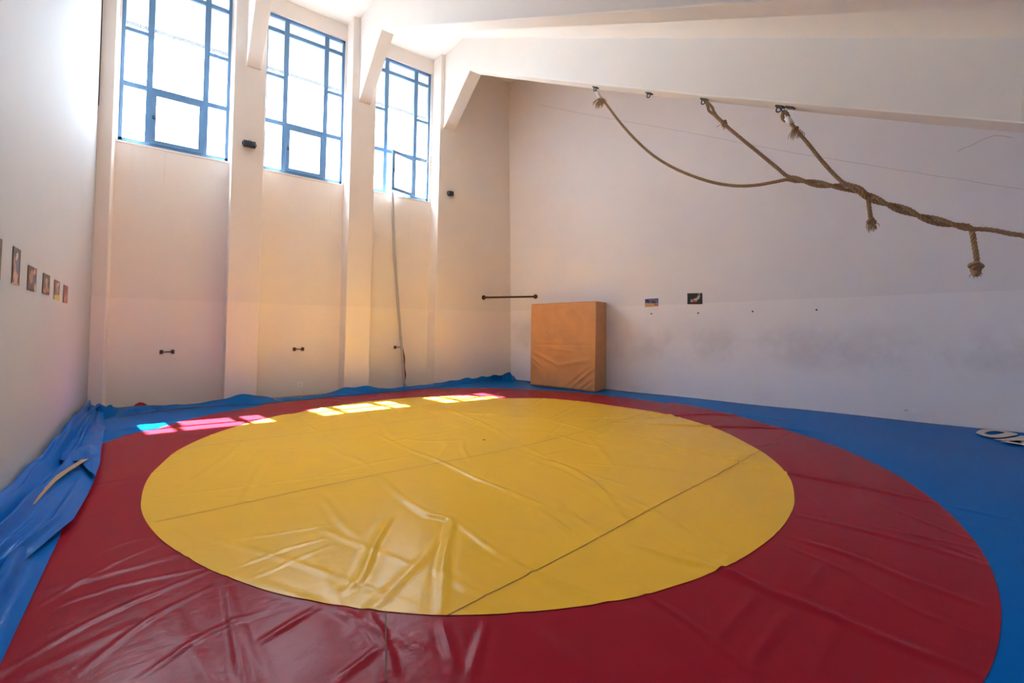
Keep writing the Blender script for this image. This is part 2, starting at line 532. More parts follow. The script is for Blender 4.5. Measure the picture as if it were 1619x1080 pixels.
# ------------------------------------------------------------------ windows
BAR = .022
def rail(x0, x1, z, t=.032, dy=.02):
    return MB().box(x0, x1, YW - dy, YW + dy, z - t, z + t)
def stile(x, z0, z1, t=.022, dy=.024):
    return MB().box(x - t, x + t, YW - dy, YW + dy, z0, z1)
def pane(win, x0, x1, z0, z1):
    return MB().box(x0, x1, YW - .003, YW + .003, z0, z1).build('pane', M_GLASS, win)
for wi, (a, b) in enumerate(WINS):
    win = bpy.data.objects.new('window_%d' % (wi + 1), None)
    col.objects.link(win)
    win.location = ((a + b) / 2, YW, SILL)
    struct(win)
    v1, v2 = a + .385, b - .37
    fr = MB()
    fr.box(a - .01, a + .052, YW - .03, YW + .03, SILL, ZTOP).box(b - .052, b + .01, YW - .03, YW + .03, SILL, ZTOP)
    fr.box(a, b, YW - .03, YW + .03, SILL - .03, SILL + .052).box(a, b, YW - .03, YW + .03, ZTOP - .052, ZTOP + .01)
    fr.build('frame', M_FRAME, win, bevel=.004)
    stile(v1, SILL, ZTOP, .044).build('mullion', M_FRAME, win, bevel=.004)
    stile(v2, SILL, ZTOP, .044).build('mullion', M_FRAME, win, bevel=.004)
    rail(a, b, ZH3, .044).build('transom', M_FRAME, win, bevel=.004)
    rail(a, b, ZH1, .037).build('transom', M_FRAME, win, bevel=.004)
    rail(a, v1, ZH2, .034).build('glazing_bar', M_FRAME, win, bevel=.003)
    rail(v2, b, ZH2, .034).build('glazing_bar', M_FRAME, win, bevel=.003)
    zr = [SILL + .02, ZH3, ZH2, ZH1, ZTOP - .02]
    for (x0, x1) in ((a, v1), (v2, b)):
        for k in range(4):
            pane(win, x0, x1, zr[k], zr[k + 1])
    pane(win, v1, v2, ZH3, ZH1)
    pane(win, v1, v2, ZH1, ZTOP - .02)
    # the opening light at the bottom of the middle column
    ang = math.radians(20) if wi == 2 else 0.0
    hx, hy = v2 - .02, YW - .03
    ux, uy = -math.cos(ang), -math.sin(ang)
    wd = v2 - v1 - .05
    sash = MB()
    P = lambda s, z: Vector((hx + ux * s, hy + uy * s, z))
    nrm = Vector((-uy, ux, 0)) * .018
    t = .036
    zb_, zt_ = SILL + .035, ZH3 - .03
    for (s0, s1, q0, q1) in ((0, wd, zb_, zb_ + 2 * t), (0, wd, zt_ - 2 * t, zt_), (0, 2 * t, zb_ + 2 * t, zt_ - 2 * t), (wd - 2 * t, wd, zb_ + 2 * t, zt_ - 2 * t)):
        c = (P((s0 + s1) / 2, (q0 + q1) / 2))
        sash.obox(c, Vector((ux, uy, 0)) * (s1 - s0) / 2, nrm, Vector((0, 0, 1)) * (q1 - q0) / 2)
    sa = sash.build('sash', M_FRAME, win)
    MB().obox(P(wd / 2, (zb_ + zt_) / 2), Vector((ux, uy, 0)) * (wd / 2 - t), nrm * .15, Vector((0, 0, 1)) * ((zt_ - zb_) / 2 - t)).build('pane', M_GLASS, sa)
    hc = P(wd - t, (zb_ + zt_) / 2) - Vector((0, .03, 0))
    MB().obox(hc, (.012, 0, 0), (0, .012, 0), (0, 0, .03)).obox(hc + Vector((.02, -.012, -.03)), (.03, 0, 0), (0, .006, 0), (0, 0, .008)).build('latch', M_STEEL, sa)
    # blind outside the upper half, with its dark bottom bar
    bl = thing('outside_blind', ['pale blind hung outside the leftmost window above a dark bottom bar', 'pale blind hung outside the middle window above a dark bottom bar',
                                 'pale blind hung outside the window with the open sash'][wi], 'blind', ((a + b) / 2, YOUT + .06, 6.55), 'blinds outside the windows')
    MB().box(a - .15, b + .15, YOUT + .055, YOUT + .06, 6.55, ZTOP + .35).build('screen', M_BLIND, bl)
    MB().box(a - .15, b + .15, YOUT + .045, YOUT + .07, 6.50, 6.565).build('bottom_bar', M_STEEL, bl)
    MB().tube([(a - .15, YOUT + .07, ZTOP + .36), (b + .15, YOUT + .07, ZTOP + .36)], .04, 12).build('roller', M_STEEL, bl)

# ------------------------------------------------------------------ wrestling mat cover
FOLDS = [[[[1.34,3.22],[1.13,2.94],[0.91,2.58],[0.8,2.52]],0.022,0.035],[[[1.61,4.12],[1.58,3.53],[1.62,3.12],[1.71,2.96],[1.52,2.66],[1.36,2.42],[1.16,2.07]],0.024,0.04],[[[2.18,5.78],[2.22,4.84],[2.31,4.21],[2.35,3.55],[2.38,3.41],[2.45,2.82],[2.53,2.15]],0.018,0.035],[[[3.25,4.23],[3.26,3.77],[3.31,3.35],[3.22,2.96],[3.05,2.59],[2.8,2.2]],0.026,0.05],[[[3.78,6.63],[3.63,5.23],[3.43,4.27]],0.022,0.05],[[[3.77,6.39],[4.55,5.39],[4.62,5.24],[4.72,4.22]],0.02,0.05],[[[4.45,4.15],[4.05,3.51],[3.74,3.11],[3.49,2.93]],0.018,0.05],[[[1.73,2.9],[1.72,2.44],[1.75,2.11],[1.85,1.75]],0.012,0.03],[[[2.39,2.69],[2.28,2.13]],0.012,0.03],[[[1.05,3.97],[1.03,3.44],[1.06,2.98]],0.012,0.035],[[[1.5,7.68],[1.58,6.09],[1.63,4.19]],0.008,0.03],[[[0.3,3.55],[0.62,3.45],[1.0,3.36]],0.006,0.02],[[[0.35,3.13],[0.66,3.19],[0.89,3.18]],0.008,0.022],[[[0.41,2.94],[0.7,3.03],[0.9,3.06]],0.006,0.02],[[[0.29,4.49],[0.61,4.2]],0.006,0.025],[[[4.91,3.59],[5.03,2.43],[5.1,1.95],[5.23,1.53],[5.34,0.82],[5.41,0.34]],0.022,0.05],[[[5.25,4.95],[6.66,4.3],[7.66,3.73],[8.01,2.99]],0.03,0.07],[[[5.37,4.48],[6.4,3.55],[7.29,2.84],[7.57,2.18]],0.028,0.06],[[[2.55,1.93],[2.63,1.61],[2.74,1.4],[2.74,1.12],[2.78,0.97],[2.81,0.57],[2.87,0.29]],0.026,0.045],[[[3.54,1.4],[3.61,0.98],[3.56,0.62],[3.56,0.34]],0.016,0.04],[[[4.02,1.47],[4.13,1.13],[4.2,0.73],[4.18,0.43]],0.016,0.045],[[[3.41,1.06],[2.82,1.0]],0.014,0.035],[[[2.66,0.99],[2.07,0.93]],0.016,0.035],[[[2.76,1.17],[2.07,1.09]],0.012,0.03],[[[3.27,0.89],[2.23,0.74]],0.01,0.035],[[[0.29,3.05],[0.28,2.44],[0.29,2.11]],0.018,0.025],[[[0.31,2.9],[0.32,2.41],[0.34,2.1]],0.012,0.02],[[[0.65,2.47],[0.36,2.35]],0.016,0.025],[[[0.84,2.29],[0.84,2.09],[0.8,1.82]],0.018,0.028],[[[0.8,2.0],[0.58,1.92]],0.016,0.025],[[[-0.54,3.23],[-0.24,3.6],[-0.02,3.74]],0.008,0.018],[[[-0.45,3.22],[-0.19,3.28],[0.2,3.23]],0.01,0.02],[[[-0.52,2.75],[-0.33,2.92],[-0.18,3.02],[0.21,3.18]],0.012,0.022],[[[-0.06,2.39],[0.18,2.56],[0.43,2.59]],0.01,0.022],[[[-0.27,2.56],[-0.06,2.82],[0.21,2.98]],0.009,0.02],[[[-0.36,3.79],[-0.16,3.92],[-0.03,3.89]],0.006,0.015],[[[6.59,2.16],[6.76,1.5],[6.93,0.69],[6.91,0.43]],0.012,0.05],[[[7.48,2.15],[7.79,1.41],[8.41,0.62]],0.012,0.05],[[[3.4,1.3],[3.35,0.93],[3.22,0.61],[3.22,0.36]],0.009,0.03],[[[2.13,1.6],[2.12,1.25],[2.03,0.87]],0.012,0.03],[[[1.51,1.71],[1.47,1.34]],0.014,0.03],[[[1.11,1.97],[1.01,1.67]],0.016,0.03],[[[1.3,1.86],[1.03,1.6]],0.012,0.03]]
SEAMS = [[[-0.05,4.16],[1.63,4.19],[3.2,4.2],[5.19,4.42],[7.58,4.87]],[[1.16,2.01],[2.51,2.12],[5.65,2.45],[7.01,2.58]],[[0.15,6.21],[1.61,6.23],[3.36,6.25]],[[0.92,2.23],[0.75,1.79]]]
RIM_Y = [[-3.129,3.335],[-2.907,3.319],[-2.777,3.316],[-2.625,3.331],[-2.476,3.349],[-2.36,3.353],[-2.212,3.368],[-2.079,3.365],[-1.921,3.362],[-1.8,3.344],[-1.696,3.331],[-1.529,3.319],[-1.365,3.317],[-1.203,3.328],[-0.95,3.364],[-0.666,3.378],[-0.324,3.48],[-0.117,3.501],[0.246,3.401],[0.55,3.36],[0.903,3.183],[2.091,3.454],[2.395,3.437],[2.665,3.418],[2.879,3.369]]
RIM_R = [[-1.628,4.429],[-1.501,4.421],[-1.386,4.417],[-1.223,4.423],[-1.068,4.436],[-0.801,4.467],[-0.591,4.495],[-0.426,4.508],[-0.214,4.582],[0.061,4.592],[2.023,4.348],[2.169,4.408],[2.319,4.382],[2.463,4.316]]
CX, CY = 3.186, 4.706
HEM = [(-1.2, 8.30), (-.57, 8.58), (-.19, 8.84), (.28, 8.88), (.8, 8.84), (1.33, 8.74), (1.96, 8.78), (2.66, 8.85), (3.44, 8.93), (4.13, 8.93), (4.74, 8.95), (5.65, 9.07), (6.83, 9.39), (7.6, 9.44)]
HEMX, HEMY = [p[0] for p in HEM], [p[1] for p in HEM]

segs = []
for P, A, w in FOLDS:
    segs.append((catmull(P, .12), A * .55, w * .72))
for k in range(150):                                  # the many faint creases in the sheet
    a, r = random.uniform(0, 6.283), 4.9 * math.sqrt(random.random())
    c = np.array([CX + r * math.cos(a), CY + r * math.sin(a)])
    d = random.choice([random.gauss(1.45, .35), random.gauss(1.45, .35), random.gauss(.15, .3), a + random.gauss(0, .3)])
    ln = random.uniform(.25, .9)
    u = np.array([math.cos(d), math.sin(d)])
    nrm = np.array([-u[1], u[0]])
    P = [c - u * ln + nrm * random.uniform(-.08, .08), c + nrm * random.uniform(-.05, .05), c + u * ln]
    segs.append((catmull(P, .15), random.uniform(.002, .007), random.uniform(.016, .035)))

def sheet_height(X, Y):
    Z = .004 * (np.sin(1.9 * X + 1.1 * Y) + np.sin(-1.3 * X + 2.3 * Y + 1) + np.sin(3.1 * X + .7 * Y + 2) * .6)
    for P, A, w in segs:
        lo, hi = P.min(0) - 3.2 * w, P.max(0) + 3.2 * w
        idx = np.nonzero((X > lo[0]) & (X < hi[0]) & (Y > lo[1]) & (Y < hi[1]))[0]
        if not len(idx):
            continue
        q = np.stack([X[idx], Y[idx]], 1)
        best = np.full(len(idx), 9.0)
        tt = np.zeros(len(idx))
        n = len(P) - 1
        for i in range(n):
            a, b = P[i], P[i + 1]
            ab = b - a
            t = np.clip(((q - a) @ ab) / (ab @ ab + 1e-9), 0, 1)
            d = np.linalg.norm(q - a - t[:, None] * ab, axis=1)
            m = d < best
            best[m] = d[m]
            tt[m] = (i + t[m]) / n
        taper = np.clip(np.sin(np.pi * np.clip(tt, .03, .97)), 0, 1) ** .5
        Z[idx] += A * taper * (np.exp(-(best / w) ** 2) - .18 * np.exp(-((best - 2 * w) / w) ** 2))
    return Z

def rim(table, default, th):
    t = np.array([p[0] for p in table]); r = np.array([p[1] for p in table])
    out = np.full_like(th, default)
    step = .45
    for i in range(len(t)):
        j = (i + 1) % len(t)
        a, b = t[i], t[j] + (2 * math.pi if j == 0 else 0)
        if b - a > step:
            continue
        for off in (0, 2 * math.pi, -2 * math.pi):
            m = (th + off >= a) & (th + off <= b)
            f = (th[m] + off - a) / (b - a)
            f = f * f * (3 - 2 * f)
            out[m] = r[i] * (1 - f) + r[j] * f
    k = np.ones(9) / 9
    return np.convolve(np.concatenate([out[-4:], out, out[:4]]), k, 'valid')

NTH = 1400
TH = np.linspace(-math.pi, math.pi, NTH, endpoint=False)
ct, st = np.cos(TH), np.sin(TH)
# where the flat sheet ends: left wall, hem by the windows, right wall, behind the camera
def wall_reach():
    r = np.full(NTH, 30.0)
    m = ct < -1e-6
    r[m] = np.minimum(r[m], (XL + .02 - CX) / ct[m])
    m = st < -1e-6
    r[m] = np.minimum(r[m], (YB + .05 - CY) / st[m])
    den = ct + .334 * st
    m = den > 1e-6
    r[m] = np.minimum(r[m], (7.23 + .334 * (YP - CY) - CX - .03) / den[m])
    for i in range(NTH):
        if st[i] > .05:
            lo, hi = 0.0, r[i]
            for _ in range(40):
                mid = (lo + hi) / 2
                x, y = CX + mid * ct[i], CY + mid * st[i]
                if y < np.interp(x, HEMX, HEMY):
                    lo = mid
                else:
                    hi = mid
            r[i] = min(r[i], lo)
    return r
REACH = wall_reach()
RIN = np.minimum(rim(RIM_Y, 3.36, TH), REACH)
ROUT = np.minimum(rim(RIM_R, 4.43, TH), REACH - .004)

mat = thing('wrestling_mat', 'large wrestling mat covered in yellow, red and blue vinyl across the whole floor', 'wrestling mat', (CX, CY, ZF))

def polar_sheet(name, r0, r1, n, material, lift, closed=False):
    R = r0[None, :] + (r1 - r0)[None, :] * np.linspace(0, 1, n + 1)[:, None]
    X, Y = CX + R * ct[None, :], CY + R * st[None, :]
    Z = sheet_height(X.ravel(), Y.ravel()).reshape(X.shape) + lift
    V = np.stack([X - CX, Y - CY, Z - ZF], 2).reshape(-1, 3)
    i, k = np.meshgrid(np.arange(n), np.arange(NTH), indexing='ij')
    l = (k + 1) % NTH
    F = np.stack([i * NTH + k, (i + 1) * NTH + k, (i + 1) * NTH + l, i * NTH + l], 2).reshape(-1, 4)
    me = bpy.data.meshes.new(name)
    me.vertices.add(len(V))
    me.vertices.foreach_set('co', V.ravel())
    me.loops.add(F.size)
    me.loops.foreach_set('vertex_index', F.ravel())
    me.polygons.add(len(F))
    me.polygons.foreach_set('loop_start', np.arange(0, F.size, 4))
    me.update(calc_edges=True)
    me.validate()
    o = link(name, me, material, mat, Vector((CX, CY, ZF)), smooth=True)
    return o

polar_sheet('yellow_circle', np.full(NTH, .02), RIN, 165, M_YEL, .004)['label'] = 'yellow vinyl centre circle'
polar_sheet('red_ring', RIN - .03, ROUT, 56, M_RED, 0.0)['label'] = 'dark red vinyl ring'
polar_sheet('blue_border', ROUT - .012, REACH, 60, M_BLU, -.002)['label'] = 'blue vinyl outer field'
# body of the mat under the cover, stopping at the hem
body = MB()
edge = [(XL + .01, YB + .04), (XL + .01, HEMY[0])] + [(x, y - .02) for x, y in HEM[1:-1]] + [(rwx(9.38) - .05, 9.38), (rwx(YB + .05) - .05, YB + .05)]
body.prism([(x, y, ZF + .002) for x, y in edge], (0, 0, -ZF - .03)).build('mat_core', M_BLU, mat)

for sm in SEAMS:
    c = catmull(sm, .04)
    z = sheet_height(c[:, 0].copy(), c[:, 1].copy())
    tn = np.gradient(c, axis=0)
    nn = np.stack([-tn[:, 1], tn[:, 0]], 1)
    nn = nn / np.linalg.norm(nn, axis=1)[:, None] * .0028
    P = np.stack([np.column_stack([c - nn, z + .0065]), np.column_stack([c + nn, z + .0065])], 1)
    MB().grid(P).build('seam', M_SEAM, mat)

# white lettering on the blue field beside the right wall (only its edge is in view)
def flat_print(poly, hole=None, n=40):
    zz = .016
    if hole is None:
        P = [(x, y, zz) for x, y in poly]
        return MB().add(P, [tuple(range(len(P)))])
    m = MB()
    a, b = catmull(poly + [poly[0]], .05), catmull(hole + [hole[0]], .05)
    A = a[np.linspace(0, len(a) - 1, n).astype(int)]
    B = b[np.linspace(0, len(b) - 1, n).astype(int)]
    m.v = [(x, y, zz) for x, y in A] + [(x, y, zz) for x, y in B]
    m.f = [(i, i + 1, n + i + 1, n + i) for i in range(n - 1)]
    return m
LET_A = [[9.43, 1.055], [9.70, 1.05], [9.93, 1.0], [10.02, .876], [9.90, .68], [9.628, .712], [9.268, .822], [9.249, .937]]
LET_H = [[9.50, .976], [9.70, .955], [9.837, .925], [9.90, .86], [9.84, .80], [9.70, .82], [9.50, .875], [9.43, .92]]
flat_print(LET_A, LET_H).build('white_letter', M_WHITEPRINT, mat)
flat_print([[9.077, .847], [9.251, .773], [9.554, .676], [9.80, .63], [9.787, .56], [9.5, .57], [9.1, .60]]).build('white_letter', M_WHITEPRINT, mat)
flat_print([[8.998, .775], [9.06, .73], [9.3, .64], [9.2, .45], [8.97, .53]]).build('white_letter', M_WHITEPRINT, mat)

# -- loose blue cover bunched along the left wall
def wav(a, f, p, v):
    return a * np.sin(f * v + p)
def left_layer(name, y0, y1, edge_pts, z_edge, z_wall, seed, x_wall=XL + .03, mat_=M_LOOSE, n=300, m=44, big=True):
    r = np.random.default_rng(seed)
    y = np.linspace(y0, y1, n)
    xe = np.interp(y, [p[0] for p in edge_pts], [p[1] for p in edge_pts])
    t = np.linspace(0, 1, m)
    Yg, T = np.meshgrid(y, t, indexing='ij')
    Xg = x_wall + (xe[:, None] - x_wall) * T
    zw = z_wall * (.75 + .25 * np.sin(2.1 * y + seed) + .12 * np.sin(7 * y))
    Zg = z_edge + (zw[:, None]) * (1 - T) ** 1.6
    if big:                                             # two heavy rolls beside the wall
        Zg += .075 * np.exp(-((T - .20 - .05 * np.sin(1.3 * Yg)) / .08) ** 2) * (.7 + .3 * np.sin(.8 * Yg))
        Zg += .050 * np.exp(-((T - .47 - .06 * np.sin(.9 * Yg + 1)) / .06) ** 2) * (.6 + .4 * np.sin(1.1 * Yg + 2))
        Zg -= .030 * np.exp(-((T - .34 - .05 * np.sin(1.1 * Yg + .5)) / .05) ** 2)
    for k in range(7):                                  # folds running along the wall
        c0, c1 = r.uniform(.1, .8), r.uniform(-.12, .12)
        u = T - (c0 + c1 * np.sin(r.uniform(.6, 1.6) * Yg + r.uniform(0, 6)))
        Zg += r.uniform(.025, .065) * np.exp(-(u / r.uniform(.035, .085)) ** 2) * (.5 + .5 * np.sin(r.uniform(.8, 2.2) * Yg + r.uniform(0, 6)))
    for k in range(14):                                 # cross creases
        yc, sl, w = r.uniform(y0, y1), r.uniform(-.6, .6), r.uniform(.03, .08)
        Zg += r.uniform(-.012, .02) * np.exp(-((Yg - yc - sl * (T - .5)) / w) ** 2) * T * (1 - T) * 4
    Zg = np.maximum(Zg, z_edge * .6 + .006)
    Zg[:, 0] = np.minimum(Zg[:, 0], zw * .6)
    top = np.stack([Xg, Yg, Zg], 2)
    return MB().grid(top).build(name, mat_, mat, smooth=True)
left_layer('loose_cover', YB + .1, 4.75, [(YB, -.56), (2.8, -.53), (4.2, -.545), (4.75, -.60)], .012, .07, 3)
left_layer('loose_cover', 3.15, 9.15, [(3.15, -.93), (3.45, -.80), (3.66, -.70), (3.82, -.64), (4.10, -.575), (4.39, -.505), (4.9, -.49), (5.25, -.49), (5.61, -.50), (6.81, -.58), (7.4, -.62), (8.6, -.72), (9.15, -.76)], .05, .13, 11)
def patch(name, poly, z, amp, seed, material=M_LOOSE, rings=10, sink=.0):
    r = np.random.default_rng(seed)
    c = np.mean(np.array(poly), 0)
    P = np.array(poly + [poly[0]], float)
    dense = []
    for a, b in zip(P[:-1], P[1:]):
        k = max(2, int(np.linalg.norm(b - a) / .04))
        dense += [a + (b - a) * i / k for i in range(k)]
    B = np.array(dense)
    n = len(B)
    m = MB()
    ph = r.uniform(0, 6, 6)
    for i in range(rings + 1):
        f = i / rings
        Q = c + (B - c) * f
        zz = z + amp * (1 - f ** 2) * (.6 + .4 * np.sin(9 * Q[:, 0] + ph[0]) * np.sin(8 * Q[:, 1] + ph[1])) + .35 * amp * np.abs(np.sin(17 * Q[:, 0] + 5 * Q[:, 1] + ph[2])) * np.abs(np.sin(11 * Q[:, 1] - 7 * Q[:, 0] + ph[3])) - sink * f ** 3
        m.v += [(x, y, w) for (x, y), w in zip(Q, zz)]
    for i in range(rings):
        for k in range(n):
            l = (k + 1) % n
            m.f.append((i * n + k, (i + 1) * n + k, (i + 1) * n + l, i * n + l))
    return m.build(name, material, mat, smooth=True)
patch('torn_flap', [(-.80, 6.02), (-.70, 5.95), (-.64, 5.90), (-.58, 5.62), (-.485, 5.30), (-.49, 5.7), (-.53, 6.2), (-.60, 7.3), (-.60, 7.5), (-.72, 7.9), (-.82, 7.08), (-.83, 6.4)], .088, .035, 5)
tanst = [(-.615, 5.90, .105), (-.70, 5.46, .115), (-.735, 5.17, .125), (-.75, 4.79, .135), (-.76, 4.62, .13)]
tm = MB()
for i in range(len(tanst) - 1):
    a, b = Vector(tanst[i]), Vector(tanst[i + 1])
    n = Vector((.026, 0, 0))
    tm.add([a - n, b - n, b + n, a + n], [(0, 1, 2, 3)])
tm.build('hem_tape', M_TAN, mat)

# -- loose cover bunched along the window wall
BT = [(-1.0, .14), (-.92, .15), (-.78, .03), (-.63, .04), (-.29, .03), (.3, -.02), (.7, .03), (1.04, .10), (1.29, .08), (1.55, -.04), (2.33, -.05), (2.88, .09), (3.41, .08), (3.69, -.01), (4.2, .01), (4.99, .03), (5.68, .09), (6.42, .09), (7.02, .13), (7.19, .14), (7.3, .05)]
n, m = 520, 26
x = np.linspace(XL + .03, 7.2, n)
ye0 = np.interp(x, HEMX, HEMY) + .03 + .02 * np.sin(5 * x)
ye1 = np.full(n, YP - .03)
zt = np.interp(x, [p[0] for p in BT], [p[1] for p in BT])
zt = np.convolve(np.pad(zt, 8, 'edge'), np.ones(17) / 17, 'valid')
T, Xg = np.meshgrid(np.linspace(0, 1, m), x)
Yg = ye0[:, None] + (ye1 - ye0)[:, None] * T
prof = np.where(T < .72, (T / .72) ** .8, 1 - .55 * ((T - .72) / .28) ** 2)
Zg = -.035 + (zt[:, None] + .05) * prof
for k in range(9):
    Zg += rng.uniform(.006, .018) * np.sin(rng.uniform(3, 16) * Xg + rng.uniform(-7, 7) * T + rng.uniform(0, 6)) * np.sin(np.pi * np.clip(T + .1, 0, 1))
Zg = np.maximum(Zg, ZF + .006)
MB().grid(np.stack([Xg, Yg, Zg], 2)).build('loose_cover', M_LOOSE, mat, smooth=True)
hemrope = [(hx, hy + .012, .008 + .006 * math.sin(3 * hx)) for hx, hy in zip(HEMX[1:-1], HEMY[1:-1])]
MB().tube(catmull(hemrope, .08), 0.006, 6).build('edge_rope', M_IRON, mat, smooth=True)
# crumpled heaps in the corners
patch('crumpled_heap', [(-.95, 9.05), (-.80, 8.85), (-.62, 8.95), (-.58, 9.2), (-.68, 9.40), (-.9, 9.42)], .02, .17, 21, sink=.06)
patch('crumpled_heap', [(-.66, 8.95), (-.30, 8.92), (.05, 8.98), (.12, 9.15), (-.1, 9.34), (-.5, 9.36)], -.03, .085, 22, sink=.03)
patch('crumpled_heap', [(5.9, 9.18), (6.3, 9.24), (6.75, 9.36), (6.72, 9.42), (6.2, 9.42), (5.85, 9.36)], .0, .085, 23, sink=.05)
patch('crumpled_heap', [(6.72, 9.12), (7.0, 9.05), (7.2, 9.18), (7.16, 9.40), (6.85, 9.42)], .02, .16, 24, sink=.05)
patch('red_scrap', [(-.5, 9.30), (-.30, 9.28), (-.2, 9.36), (-.3, 9.43), (-.5, 9.42)], .0, .09, 25, M_RED, sink=.05)['label'] = 'scrap of dark red vinyl'

# ------------------------------------------------------------------ crash mat leaning on the right wall
m_, nt, N, L, b_ = nodes_of('tan_canvas')
geo = N.new('ShaderNodeNewGeometry')
nzv = noise(nt, geo.outputs['Position'], 3.0, 5, .6)
L.new(mix_col(nt, smooth_step(nt, nzv, .35, .75), (.66, .32, .12), (.56, .275, .11)), b_.inputs['Base Color'])
b_.inputs['Roughness'].default_value = .55
bpn = add(nt, 'ShaderNodeBump', Strength=.6, Distance=.012)
L.new(noise(nt, geo.outputs['Position'], 4.0, 4, .55), bpn.inputs['Height'])
L.new(bpn.outputs[0], b_.inputs['Normal'])
M_CRASH = m_
A = Vector((6.895, 8.249, .012))
du = Vector((.334, -1, 0)).normalized()
dn = Vector((1, .334, 0)).normalized()
LW, TK, HT = 1.668, .585, 1.93
crash = thing('crash_mat', 'thick tan crash mat standing on edge against the right wall', 'crash mat', A + du * LW / 2 + dn * TK / 2)
def cpt(u, v, w):
    """u along the wall, v into the wall, w up; the slab leans a little to the wall and sags"""
    bulge = .018 * math.sin(math.pi * u / LW) * math.sin(math.pi * w / HT)
    return A + du * (u - .03 * (w / HT)) + dn * (v + .022 * (w / HT)) + Vector((0, 0, w * (1 + .03 * (u / LW) * (w / HT)))) - dn * bulge * (1 if v < TK / 2 else 0)
def face_grid(fn, n, m):
    P = np.zeros((n, m, 3))
    for i in range(n):
        for k in range(m):
            P[i, k] = fn(i / (n - 1), k / (m - 1))
    return P
def wrinkle(s, t):
    w = 0
    for (s0, t0, s1, t1, a, wd) in CW:
        ab = Vector((s1 - s0, t1 - t0)); p = Vector((s - s0, t - t0))
        q = max(0, min(1, p.dot(ab) / ab.length_squared))
        d = (p - ab * q).length
        w += a * math.exp(-(d / wd) ** 2) * math.sin(math.pi * max(.05, min(.95, q))) ** .5
    return w
CW = [(.02, .42, .45, .27, .02, .02), (.45, .27, .95, .36, .018, .022), (.0, .36, .2, .24, .014, .014), (.0, .30, .14, .20, .012, .012), (.65, .02, .98, .26, .02, .016), (.74, .0, .98, .16, .018, .014), (.55, .03, .93, .30, .012, .013),
      (.84, .0, .99, .10, .014, .012), (.62, .98, .86, .76, .010, .014), (.05, .50, .95, .52, -.012, .008), (.25, .72, .33, .60, .008, .015), (.3, .47, .7, .44, .010, .014)]
front = MB().grid(face_grid(lambda s, t: cpt(s * LW, -wrinkle(s, t), t * HT), 80, 90))
front.build('front_cover', M_CRASH, crash, smooth=True)
side = MB().grid(face_grid(lambda s, t: cpt(LW + .012 * math.sin(9 * t + 3 * s) * t * (1 - t), s * TK, t * HT), 14, 40))
side.grid(face_grid(lambda s, t: cpt(0, s * TK, t * HT), 6, 12))
side.grid(face_grid(lambda s, t: cpt(s * LW, t * TK, HT), 12, 6)).grid(face_grid(lambda s, t: cpt(s * LW, TK, t * HT), 6, 6)).grid(face_grid(lambda s, t: cpt(s * LW, t * TK, 0), 6, 6))
side.build('side_cover', M_CRASH, crash)
for pp in ([cpt(0, 0, HT), cpt(LW, 0, HT), cpt(LW, TK, HT)], [cpt(LW, 0, 0), cpt(LW, 0, HT * .5), cpt(LW, 0, HT)], [cpt(LW, TK, .0), cpt(LW, TK, HT)]):
    MB().tube(pp, .008, 6).build('piping', M_CRASH, crash, smooth=True)
zz = MB()
for k in range(34):                                   # laced bottom edge
    u = (k + .5) / 34 * LW
    zz.obox(cpt(u, -.004, .018 if k % 2 else .012), du * (LW / 34 * .33), dn * .006, Vector((0, 0, .012)))
zz.build('lacing', plain('lace', (.30, .15, .06), .8), crash)['kind'] = 'stuff'
MB().tube([cpt(LW + .006, .02, HT * .49), cpt(LW + .006, TK * .5, HT * .495), cpt(LW + .006, TK - .01, HT * .49)], .005, 6).build('side_seam', M_CRASH, crash, smooth=True)

# ------------------------------------------------------------------ climbing ropes and their hooks
HOOKS = [[5.188,4.751,5.257],[5.188,3.751,4.736],[5.188,2.939,4.332],[5.188,2.065,3.894],[5.188,1.965,3.843]]
SLOPE = Vector((0, 1, .498)).normalized()
HL = ['iron rope hook under the beam holding the rope nearest the windows', 'empty iron eye plate under the beam between the first two ropes',
      'iron rope hook under the beam holding the middle rope', 'iron rope hook under the beam holding the rope nearest the camera', 'empty dark plate under the beam just right of the last rope hook']
def zbeam(y):
    return float(np.interp(y, [.312, 2.972, 4.686, 8.30], [3.072, 4.344, 5.189, 7.0]))
for i, (hx, hy, hz) in enumerate(HOOKS):
    p = Vector((hx, hy, zbeam(hy)))
    dnv = Vector((0, .446, -.895))
    h = thing('ceiling_hook', HL[i], 'hook', p, 'hooks under the beam')
    MB().obox(p + dnv * .008, (.035, 0, 0), SLOPE * .042, dnv * .008).build('plate', M_STEEL, h)
    if i != 4:
        MB().tube([p + dnv * .035 + Vector((0, math.cos(a) * .028, math.sin(a) * .028)) for a in np.linspace(0, 2 * math.pi, 14, endpoint=False)], .008, 6, closed=True).build('eye', M_STEEL, h, smooth=True)
        for sg in (-1, 1):
            MB().ball(p + dnv * .014 + SLOPE * .03 * sg, .012, .012, .012, 5, 8).build('bolt', M_STEEL, h)
HK = [Vector((h[0], h[1], zbeam(h[1]))) for h in HOOKS]

def link_chain(parent, a, b):
    """two straight steel links from hook to rope"""
    a, b = Vector(a), Vector(b)
    d = (b - a)
    s = Vector((1, 0, 0)) * .014
    loop = [a + s, a + d * .5 + s * 1.15, b + s, b - s, a + d * .5 - s * 1.15, a - s]
    MB().tube(loop, .006, 6, closed=True).build('steel_link', M_STEEL, parent, smooth=True)

